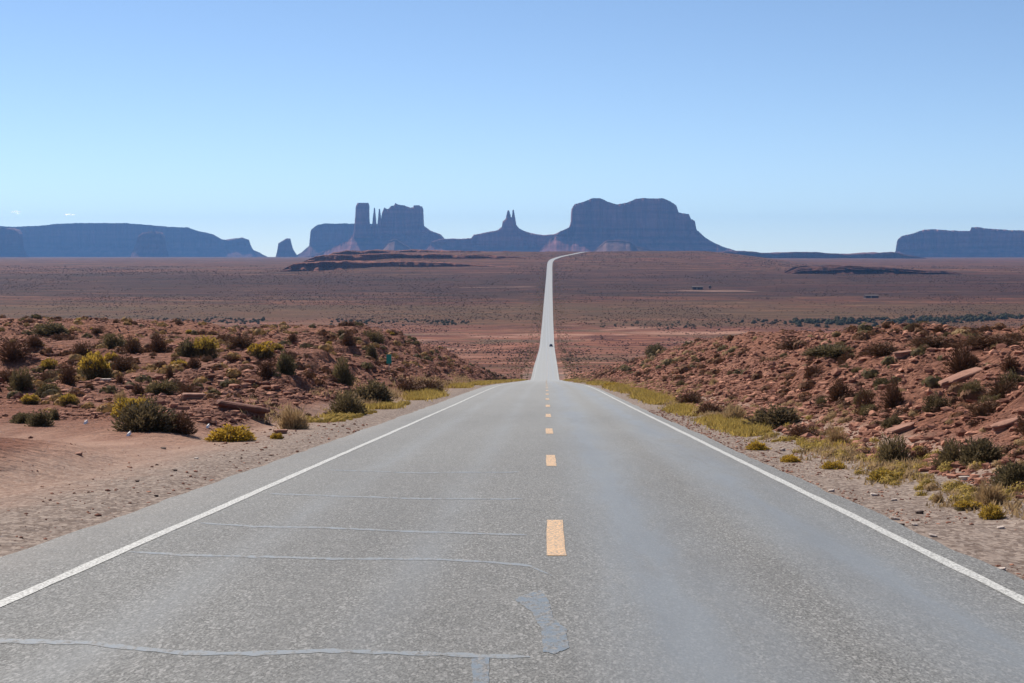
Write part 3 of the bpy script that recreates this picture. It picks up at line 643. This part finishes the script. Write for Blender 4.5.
def verge(name, sgn, u0, u1, y0, y1, n, mat, h, label, seed):
    r = np.random.default_rng(seed); y = np.exp(r.uniform(math.log(y0), math.log(y1), n)); u = np.clip(r.normal((u0+u1)/2, (u1-u0)/3.2, n), u0-.3, u1+1)
    k = vnoise(y/(1.5+y*.02), u/1.2, seed) > .42+.1*(y < 70); y = y[k]; u = u[k]; n = len(y); x = road_x(y)+sgn*u; z = terrain(x, y); h = h*min(1., 1.)
    b = 7; c = np.repeat(np.stack([x, y, z], 1), b, 0); S = np.repeat(1+y/110, b)[:, None]; m = len(c)
    c[:, :2] += r.normal(0, .07, (m, 2))*S; d = r.normal(0, .45, (m, 3)); d[:, 2] = 1; hh = h*(.35+1.1*np.repeat(vnoise(y/.9, u/.5, seed+5), b)[:, None])*r.uniform(.4, 1.2, (m, 1))*np.minimum(.55+y.repeat(b)[:, None]/60, 1.9)
    w = np.stack([r.normal(0, 1, m), r.normal(0, 1, m), np.zeros(m)], 1); w /= np.linalg.norm(w, axis=1)[:, None]; w *= .012*S*1.3
    V = np.stack([c-w, c+w, c+d*hh], 1).reshape(-1, 3); tag(mesh_np(name, V, np.arange(len(V)).reshape(-1, 3), M[mat]), label, kind='stuff')
verge('grass', -1, 5.6, 6.9, 48, 420, 13000, 'verge', .13, 'yellow-green grass strip along the left road edge', 2)
verge('grass', 1, 4.8, 5.8, 30, 420, 11000, 'verge', .13, 'yellow-green grass strip along the right road edge', 3)
verge('dry_grass', 1, 5.0, 6.3, 17, 300, 2600, 'tan', .11, 'straw grass at the foot of the right bank', 4)
verge('dry_grass', -1, 6.8, 8.6, 42, 200, 1300, 'tan', .15, 'straw grass at the foot of the left bank', 5)

def mounds(name, sgn, u0, u1, y0, y1, n, mat, sz, label, seed):
    r = np.random.default_rng(seed); y = np.exp(r.uniform(math.log(y0), math.log(y1), n)); u = u0+(u1-u0)*r.beta(1.6, 2.4, n); k = vnoise(y/(3+y*.03), u, seed) > .35; y = y[k]; u = u[k]
    blobs(name, road_x(y)+sgn*u, y, sz*r.uniform(.5, 1.2, len(y))*(.8+y/160), mat, 260, .55, label, seed, .1, .05)
for i, (sg, y0, y1, u0, u1, n, mt, lab) in enumerate([(1, 22, 260, 8, 60, 2300, 'weed', 'dry brown undergrowth over the right bank'), (1, 30, 260, 9, 60, 700, 'tan', 'straw undergrowth over the right bank'), (1, 30, 260, 9, 60, 700, 'olive', 'olive undergrowth over the right bank'),
        (-1, 44, 230, 9, 70, 1300, 'weed', 'dry brown undergrowth over the left bank'), (-1, 40, 230, 10, 70, 800, 'gold', 'straw undergrowth over the left bank'), (-1, 40, 230, 10, 70, 450, 'olive', 'olive undergrowth over the left bank')]):
    rr = np.random.default_rng(80+i); Y = np.exp(rr.uniform(math.log(y0), math.log(y1), n)); X = sg*(u0+(u1-u0)*rr.uniform(0, 1, n)**1.3); k = (vnoise(X/6, Y/14, 90+i)*.6+vnoise(X/2, Y/4, 95+i)*.4 > .5-.14*(np.abs(X) > 14+Y*.05)) & (np.abs(X/Y) < .45)
    blobs('undergrowth', X[k], Y[k], rr.uniform(.4, 1.1, n)[k]*(.42+Y[k]/210), mt, 110, .5, lab, 85+i, .15, .12)
mounds('weeds', 1, 4.9, 7.0, 19, 330, 700, 'verge', .30, 'low yellowish weeds along the right road edge', 31)
mounds('weeds', 1, 5.2, 8.2, 19, 330, 700, 'tan', .30, 'low straw-coloured weeds along the right road edge', 32)
mounds('weeds', 1, 5.8, 9.5, 19, 330, 380, 'brown', .34, 'low brown weeds at the foot of the right bank', 33)
mounds('weeds', -1, 5.7, 7.4, 44, 380, 900, 'verge', .30, 'low yellowish weeds along the left road edge', 34)
for sg in (-1, 1):
    rr = np.random.default_rng(50+sg); Y = np.exp(rr.uniform(math.log(250), math.log(2550), 1500)); U2 = 5.6+rr.beta(1.1, 2.6, 1500)*14
    blobs('verge_scrub', road_x(Y)+sg*U2, Y, rr.uniform(.5, 1, 1500)*(.5+Y/1900), 'vscrub', 14, .6, 'thin olive scrub fringe along the %s side of the far road' % ('left' if sg < 0 else 'right'), 60+sg)
mounds('weeds', -1, 6.6, 10, 42, 330, 300, 'brown', .34, 'low brown weeds at the foot of the left bank', 35)

# ---------------------------------------------------------------- rocks
ICO = None
def ico():
    import bmesh
    bm = bmesh.new(); bmesh.ops.create_icosphere(bm, subdivisions=1, radius=1); v = np.array([a.co[:] for a in bm.verts]); f = np.array([[a.index for a in b.verts] for b in bm.faces]); bm.free(); return v, f
IV, IF = ico()
def rubble(name, X, Y, S, label, seed, flat=.55, mat='rubble'):
    r = np.random.default_rng(seed); n = len(X); Zt = terrain(X, Y)
    k = IV[None]*(1+r.uniform(-.32, .32, (n, len(IV), 1)))*np.stack([r.uniform(.7, 1.5, n), r.uniform(.6, 1.1, n), r.uniform(.35, 1, n)*flat*1.4], 1)[:, None]*S[:, None, None]*.5
    a = r.uniform(0, 6.28, n); ca, sa = np.cos(a)[:, None], np.sin(a)[:, None]; x = k[..., 0]*ca-k[..., 1]*sa; y = k[..., 0]*sa+k[..., 1]*ca
    V = np.stack([x+X[:, None], y+Y[:, None], k[..., 2]+Zt[:, None]+S[:, None]*.08], -1).reshape(-1, 3)
    Fc = (IF[None]+(np.arange(n)*len(IV))[:, None, None]).reshape(-1, 3); tag(mesh_np(name, V, Fc, M[mat]), label, kind='stuff')
def rocks(n, yr, ur, seed, thr, sgn):
    r = np.random.default_rng(seed); Y = np.exp(r.uniform(math.log(yr[0]), math.log(yr[1]), n)); U_ = ur[0]+(ur[1]-ur[0])*r.uniform(0, 1, n)**1.4; X = sgn*U_
    k = (vnoise(X/4, Y/7, seed)*.7+vnoise(X/1.1, Y/1.6, seed+3)*.3 > thr) & (np.abs(X/Y) < .45); S = (.04+.30*r.uniform(0, 1, n)**5)*np.minimum(1, .35+Y/70)+.0011*Y; return X[k], Y[k], S[k]
X, Y, S = rocks(90000, (11, 330), (5.9, 60), 21, .2, 1); rubble('rubble', X, Y, S, 'broken red rock covering the right bank', 1)
X, Y, S = rocks(42000, (38, 260), (8.0, 50), 22, .42, -1); rubble('rubble', X, Y, S, 'broken red rock on the left bank', 2)
X, Y, S = rocks(9000, (9, 60), (3.85, 7.5), 23, .2, 1); rubble('gravel', X, Y, S*.25, 'loose gravel on the right shoulder', 3, mat='rubble')
X, Y, S = rocks(3000, (12, 45), (4.9, 16), 24, .35, -1); rubble('gravel', X, Y, S*.3, 'loose gravel on the left pull-off', 4, mat='rubble')

def slab(name, px, row, wpx, hpx, dfac, mat, label, cat, rz=0, tilt=(0, 0), seed=0, group=None, lift=.3, sink=0):
    """angular rock block: layered irregular outline, bedded into the ground"""
    p = drop(px, row); s = p[1]/F; w, h = wpx*s, max(hpx*s, .03); d = w*dfac; r = random.Random(seed+int(px))
    n = 14; out = []
    for i in range(n):
        a = 2*math.pi*i/n+r.uniform(-.15, .15); q = r.uniform(.78, 1.05); out.append((math.copysign(abs(math.cos(a))**.7, math.cos(a))*w/2*q, math.copysign(abs(math.sin(a))**.7, math.sin(a))*d/2*q))
    b = MB(); secs = []
    lv = [(-.6, .9), (0., .82), (.25, .9), (.45, .84), (.7, 1.0), (.92, .97), (1., .88)]
    for t, q in lv:
        jj = r.uniform(-.02, .02); secs.append([(x*(q+r.uniform(-.04, .04))+jj*w, y*(q+r.uniform(-.04, .04)), h*t+r.uniform(-.03, .03)*h) for x, y in out])
    b.loft(secs); o = b.build(name, M[mat]); o.location = (p[0], p[1]+d*.3, p[2]-sink*h); o.rotation_euler = (tilt[0], tilt[1], rz); tag(o, label, cat, group); return o
slab('rock_ledge', 238, 413, 60, 11, .6, 'shaded_rock', 'long dark rock ledge jutting from the left bank', 'rock', .1, (-.06, .17), 1, sink=.25)  # dark body colour stands in for the shadow under the overhang
slab('rock_slab', 191, 399, 26, 5, .8, 'slab', 'flat pale slab left of the long dark ledge', 'rock', .3, (0, .03), 2)
slab('rock_slab', 222, 385, 14, 4, .8, 'slab', 'small dark slab above the long dark ledge', 'rock', -.2, (0, .1), 3)
slab('rock_slab', 131, 362, 17, 4, .7, 'slab', 'flat slab on the left slope right of the large yellow-green bush', 'rock', .3, (0, -.1), 4)
slab('rock_slab', 105, 382, 12, 3, .7, 'pale', 'pale flat stone under the large yellow-green bush', 'rock', 0, (0, 0), 5)
slab('rock_slab', 280, 434, 16, 4, .7, 'slab', 'flat reddish stone beside the tiny yellow mound by the pull-off', 'rock', .1, (0, 0), 6)
slab('rock_slab', 965, 382, 54, 7, .5, 'slab', 'long pale slanting slab on the right slope', 'rock', .35, (0, -.30), 7)
slab('rock_slab', 985, 398, 30, 6, .5, 'slab', 'slanting slab just below the long pale one on the right slope', 'rock', .3, (0, -.32), 8)
slab('rock_slab', 902, 433, 36, 6, .5, 'slab', 'dark slanting ledge in the middle of the right slope', 'rock', .3, (0, -.28), 9)
slab('rock_slab', 1008, 428, 34, 6, .5, 'slab', 'slanting slab near the right photo edge above the olive bush', 'rock', .3, (0, -.25), 10)
slab('rock_slab', 905, 356, 26, 4, .5, 'slab', 'pale slab on the right crest', 'rock', .2, (0, -.1), 11)
ST = [(874, 496, 8, 4, 'pale', 'pale stone on the right gravel, farthest of the pale ones'), (895, 501, 8, 3, 'pale', 'flat pale stone on the right gravel, below the bright yellow mound'), (895, 520, 11, 4, 'pale', 'wide pale stone on the right gravel near the white line'),
      (920, 514, 10, 5, 'darkstone', 'larger dark stone on the right gravel'), (902, 526, 7, 4, 'darkstone', 'smaller dark stone on the right gravel, left of a pale one'), (915, 526, 8, 3, 'pale', 'small pale stone right of the smaller dark stone'),
      (933, 537, 11, 4, 'pale', 'pale flat stone nearer than the dark stones on the right gravel'), (1002, 571, 12, 4, 'pale', 'nearest pale stone beside the right white line'), (1002, 529, 10, 4, 'pale', 'pale stone below the nearest yellow mound'),
      (832, 492, 8, 4, 'pale', 'grey-pale stone close to the right white line'), (966, 480, 14, 6, 'pale', 'pale rock in the rubble left of the olive bush at the photo edge'), (950, 485, 9, 5, 'pale', 'small pale rock in the rubble low on the right slope'), (978, 487, 10, 5, 'slab', 'pinkish rock in the rubble low on the right slope'),
      (783, 451, 7, 4, 'pale', 'whitish stone on the right verge among yellow mounds'), (156, 497, 5, 3, 'darkstone', 'dark stone on the pull-off, nearest'), (137, 482, 5, 2, 'darkstone', 'dark stone on the pull-off, middle'), (175, 471, 5, 2, 'darkstone', 'dark stone on the pull-off, farther right'),
      (163, 449, 7, 2, 'darkstone', 'flat dark stone on the pull-off, farthest'), (78, 455, 10, 4, 'slab', 'small reddish stone on the left sandy flat'), (196, 459, 5, 2, 'pale', 'small pale stone on the pull-off')]
for i, (px, row, w, h, m, lab) in enumerate(ST): slab('stone', px, row, w*.9, h*.7, .9, m, lab, 'stone', random.uniform(0, 3), (random.uniform(-.2, .2), random.uniform(-.2, .2)), i*5, None, sink=.25)

def track(x0, x1, yc, w, slope, label, seed):
    xs_ = np.arange(x0, x1, 4.); wv = np.linspace(-1, 1, 7); yc_ = yc+slope*(xs_-x0)+14*fbm(xs_/90, xs_*0, seed, 3); ww = w*np.maximum(.04, 1.9*vnoise(xs_/28, xs_*0, seed+2)-.45)
    X = np.repeat(xs_[:, None], 7, 1); Y = yc_[:, None]+ww[:, None]*wv[None]; tag(mesh_np('dirt_track', np.stack([X, Y, terrain(X, Y)+.22], -1), grid_faces(len(xs_), 7)[:, ::-1], M['dirt'], True), label, kind='structure')
track(-125, -7, 1845, 6, .12, 'pale dirt track meeting the far road from the left', 3)
track(130, 262, 1760, 13, .1, 'pale bare yard and track by the far house', 4)
track(330, 372, 1615, 8, .1, 'pale track by the house farther right', 5)
# ---------------------------------------------------------------- road marker, car, far buildings, litter, clouds
p = drop(389, 372); p = np.array(at_y(389, 359, 93.)); gz = float(terrain(p[0], p[1]))
t = tag(empty('road_marker', (p[0], p[1], gz)), 'narrow green road marker on a post on the left bank', 'sign'); top = p[2]-gz+.28
b = MB(); b.tube([(0, 0, -.4), (0, 0, top)], .022, 8); b.build('post', M['metal'], t)
b = MB(); b.box((0, -.035, p[2]-gz), (.31, .012, .56)); b.build('sign_panel', M['sign'], t, bevel=.004)
b = MB(); b.box((0, -.026, p[2]-gz+.15), (.1, .008, .03)); b.box((0, -.026, p[2]-gz-.15), (.1, .008, .03)); b.build('bracket', M['metal'], t)

def car():
    yv = 885.; x = 1.85+float(road_x(yv)); zz = float(np.interp(yv, YS, road_z(YS)))
    t = tag(empty('car', (x, yv, zz+.01)), 'dark car far down the straight road', 'car')
    def sec(y, w, z0, z1, r=.12): return [(-w+r, y, z0), (w-r, y, z0), (w, y, z0+r), (w, y, z1-r), (w-r, y, z1), (-w+r, y, z1), (-w, y, z1-r), (-w, y, z0+r)]
    b = MB(); b.loft([sec(-2.25, .78, .38, .85), sec(-2.1, .88, .28, 1.0), sec(-1.2, .92, .24, 1.02), (sec(.6, .92, .24, 1.0)), sec(1.6, .9, .26, .92), sec(2.15, .84, .32, .82), sec(2.3, .7, .42, .7)]); b.build('body', M['cp'], t, bevel=.03)
    b = MB(); b.loft([[(-.76, -1.75, 1.0), (.76, -1.75, 1.0), (.8, 1.0, 1.0), (-.8, 1.0, 1.0)], [(-.66, -1.2, 1.42), (.66, -1.2, 1.42), (.68, .2, 1.42), (-.68, .2, 1.42)]]); b.build('window', M['glass'], t)
    b = MB(); b.box((0, -.5, 1.45), (1.28, 1.4, .06), .95); b.build('roof', M['cp'], t, bevel=.02)
    for sx in (-1, 1):
        for yy in (-1.35, 1.4):
            b = MB(); b.tube([(sx*.70, yy, .33), (sx*.93, yy, .33)], .33, 18); w = b.build('wheel', M['rubber'], t)
            b = MB(); b.tube([(sx*.90, yy, .33), (sx*.945, yy, .33)], .2, 12); b.build('rim', M['rim'], w)
        b = MB(); b.box((sx*.66, -2.2, .78), (.28, .12, .14)); b.build('tail_light', M['lampred'], t, bevel=.02)
        b = MB(); b.box((sx*.98, .55, 1.02), (.16, .1, .12)); b.build('wing_mirror', M['cp'], t, bevel=.02)
car()
def house(px, row, yv, L, W, H, label, chim=True):
    p = at_y(px, row, yv); z = float(terrain(p[0], yv)); t = tag(empty('house', (p[0], yv, z), .15), label, 'house')
    b = MB(); b.box((0, 0, H/2-.5), (L, W, H+1)); b.build('wall', M['wallb'], t)
    b = MB(); e = .5; hh = H*.45; b.loft([[(-L/2-e, -W/2-e, H), (-L/2-e, W/2+e, H), (-L/2-e, 0, H+hh)], [(L/2+e, -W/2-e, H), (L/2+e, W/2+e, H), (L/2+e, 0, H+hh)]]); r_ = b.build('roof', M['roofb'], t)
    if chim: b = MB(); b.box((L*.25, W*.2, H+hh*.8), (.6, .6, 1.4)); b.build('chimney', M['wallb'], r_)
    b = MB(); b.box((-L*.08, -W/2-.03, 1.05), (1, .08, 2.1)); b.build('door', M['doorb'], t)
    for q in (-.34, .2, .38): b = MB(); b.box((L*q, -W/2-.03, 1.5), (1.3, .08, 1.1)); b.build('window', M['pane'], t)
house(697, 289, 1800, 12, 7, 2.7, 'low dark house far out on the plain right of the road, beside a small tank')
house(871, 297, 1640, 14, 7, 2.4, 'long low dark house far out on the plain, the one farther right', False)
p = at_y(710, 289, 1800); z = float(terrain(p[0], 1800)); t = tag(empty('water_tank', (p[0], 1800, z)), 'small dark water tank right of the far house', 'tank')
b = MB(); b.tube([(0, 0, 1.5), (0, 0, 4.2)], 1.5, 20); b.build('tank', M['wallb'], t); b = MB(); b.tube([(0, 0, 4.2), (0, 0, 4.9)], [1.6, .1], 20); b.build('lid', M['roofb'], t)
for a in range(4):
    c, s = math.cos(a*1.571+.8), math.sin(a*1.571+.8); b = MB(); b.box((c*1.1, s*1.1, .6), (.18, .18, 2.2)); b.build('leg', M['stem'], t)
for px, row, w, lab in ((86, 424, 2.6, 'tiny white scrap of litter left of the biggest dark bush'), (208, 428, 2.6, 'tiny white scrap of litter right of the biggest dark bush'), (129, 436, 3, 'flat white scrap of litter in front of the biggest dark bush')):
    q = drop(px, row); s = q[1]/F; b = MB(); b.loft([[(-.5*w*s, -.1, 0), (.5*w*s, -.12, .01), (.45*w*s, .1, .03), (-.4*w*s, .12, .02)], [(-.42*w*s, -.08, .05), (.4*w*s, -.07, .08), (.3*w*s, .05, .11), (-.3*w*s, .06, .06)]])
    o = b.build('litter', M['litter']); o.location = tuple(q); tag(o, lab, 'litter')
cm = NT('cloud_vapour', 1, 0); cm.color((.9, .9, .92)); tr = cm.n.new('ShaderNodeBsdfTransparent'); ms = cm.n.new('ShaderNodeMixShader')
lw = cm.n.new('ShaderNodeLayerWeight'); lw.inputs[0].default_value = .35; fac = cm.math('MULTIPLY', cm.math('SUBTRACT', 1, lw.outputs['Facing']), .4)
cm.l.new(fac, ms.inputs[0]); cm.l.new(tr.outputs[0], ms.inputs[1]); tl = cm.n.new('ShaderNodeBsdfTranslucent'); tl.inputs[0].default_value = (.9, .9, .92, 1); ad = cm.n.new('ShaderNodeAddShader'); cm.l.new(tl.outputs[0], ad.inputs[0]); cm.l.new(cm.b.outputs[0], ad.inputs[1]); cm.l.new(ad.outputs[0], ms.inputs[2]); cm.l.new(ms.outputs[0], cm.n['Material Output'].inputs['Surface'])
for px, row, w, lab in ((16, 212, 7, 'tiny wisp of white cloud above the long mesa, the left of two'), (70, 215, 8, 'tiny wisp of white cloud above the long mesa, the right of two')):
    D = 22000; c = at_y(px, row, D); s = D/F; V = []; Fc = []; rr = np.random.default_rng(int(px))
    for i in range(9):
        o = np.array([rr.normal(0, w*.28), rr.normal(0, w*.3), rr.normal(0, w*.08)])*s; sc = np.array([1.6, 1.4, .55])*rr.uniform(.12, .26)*w*s
        Fc.append(IF+len(IV)*i); V.append(IV*sc+o)
    o = mesh_np('cloud', np.concatenate(V), np.concatenate(Fc), cm.m, True); o.location = tuple(c); sb = o.modifiers.new('smooth', 'SUBSURF'); sb.levels = sb.render_levels = 2
    tag(o, lab, kind='structure')

# ---------------------------------------------------------------- air
HZ = dict(density=4.5e-5, color=(.22, .50, 1.0))
b = MB(); x0, x1, y0, y1, z0, z1 = -9600, 9600, -300, 16200, float(min(Z.min(), BZ))-1, 420
b.box(((x0+x1)/2, (y0+y1)/2, (z0+z1)/2), (x1-x0, y1-y0, z1-z0))
hm = bpy.data.materials.new('desert_air'); hm.use_nodes = True; hn = hm.node_tree; hn.nodes.remove(hn.nodes['Principled BSDF'])
pv = hn.nodes.new('ShaderNodeVolumePrincipled'); pv.inputs['Density'].default_value = HZ['density']; pv.inputs['Color'].default_value = (*HZ['color'], 1); pv.inputs['Anisotropy'].default_value = 0.1
hn.links.new(pv.outputs[0], hn.nodes['Material Output'].inputs['Volume'])
tag(b.build('haze', hm), 'thin blue desert haze over the whole valley', kind='stuff')

# ---------------------------------------------------------------- light, sky, camera
SUN_EL, SUN_AZ = 43, -40          # azimuth from +Y, negative = left
w = bpy.data.worlds.new('World'); scene.world = w; w.use_nodes = True; wn = w.node_tree
sky = wn.nodes.new('ShaderNodeTexSky'); sky.sky_type = 'NISHITA'; sky.sun_disc = False; sky.sun_elevation = math.radians(SUN_EL); sky.sun_rotation = math.radians(SUN_AZ)
sky.altitude = 1600; sky.air_density = .75; sky.dust_density = 0.0; sky.ozone_density = 2.0
wn.links.new(sky.outputs[0], wn.nodes['Background'].inputs[0]); wn.nodes['Background'].inputs[1].default_value = .095
sl = bpy.data.lights.new('sun', 'SUN'); sl.energy = 4.9; sl.angle = math.radians(.53); sl.color = (1, .93, .83); so = bpy.data.objects.new('sun', sl); col.objects.link(so)
el, az = math.radians(SUN_EL), math.radians(SUN_AZ)
from mathutils import Vector
so.rotation_euler = Vector((math.sin(az)*math.cos(el), math.cos(az)*math.cos(el), math.sin(el))).to_track_quat('Z', 'Y').to_euler()
cd = bpy.data.cameras.new('camera'); cam = bpy.data.objects.new('camera', cd); col.objects.link(cam); scene.camera = cam
cd.sensor_width = 36; cd.lens = 36*F/1024; cd.clip_start = .1; cd.clip_end = 60000
cam.location = (0, 0, 0); cam.rotation_euler = (math.pi/2-PITCH, 0, YAW)
scene.view_settings.view_transform = 'Standard'; scene.view_settings.look = 'None'; scene.view_settings.gamma = 1; scene.view_settings.exposure = .40
scene.render.engine = 'CYCLES'; scene.cycles.volume_bounces = 1; scene.cycles.transparent_max_bounces = 24
scene.render.resolution_x = 1024; scene.render.resolution_y = 683
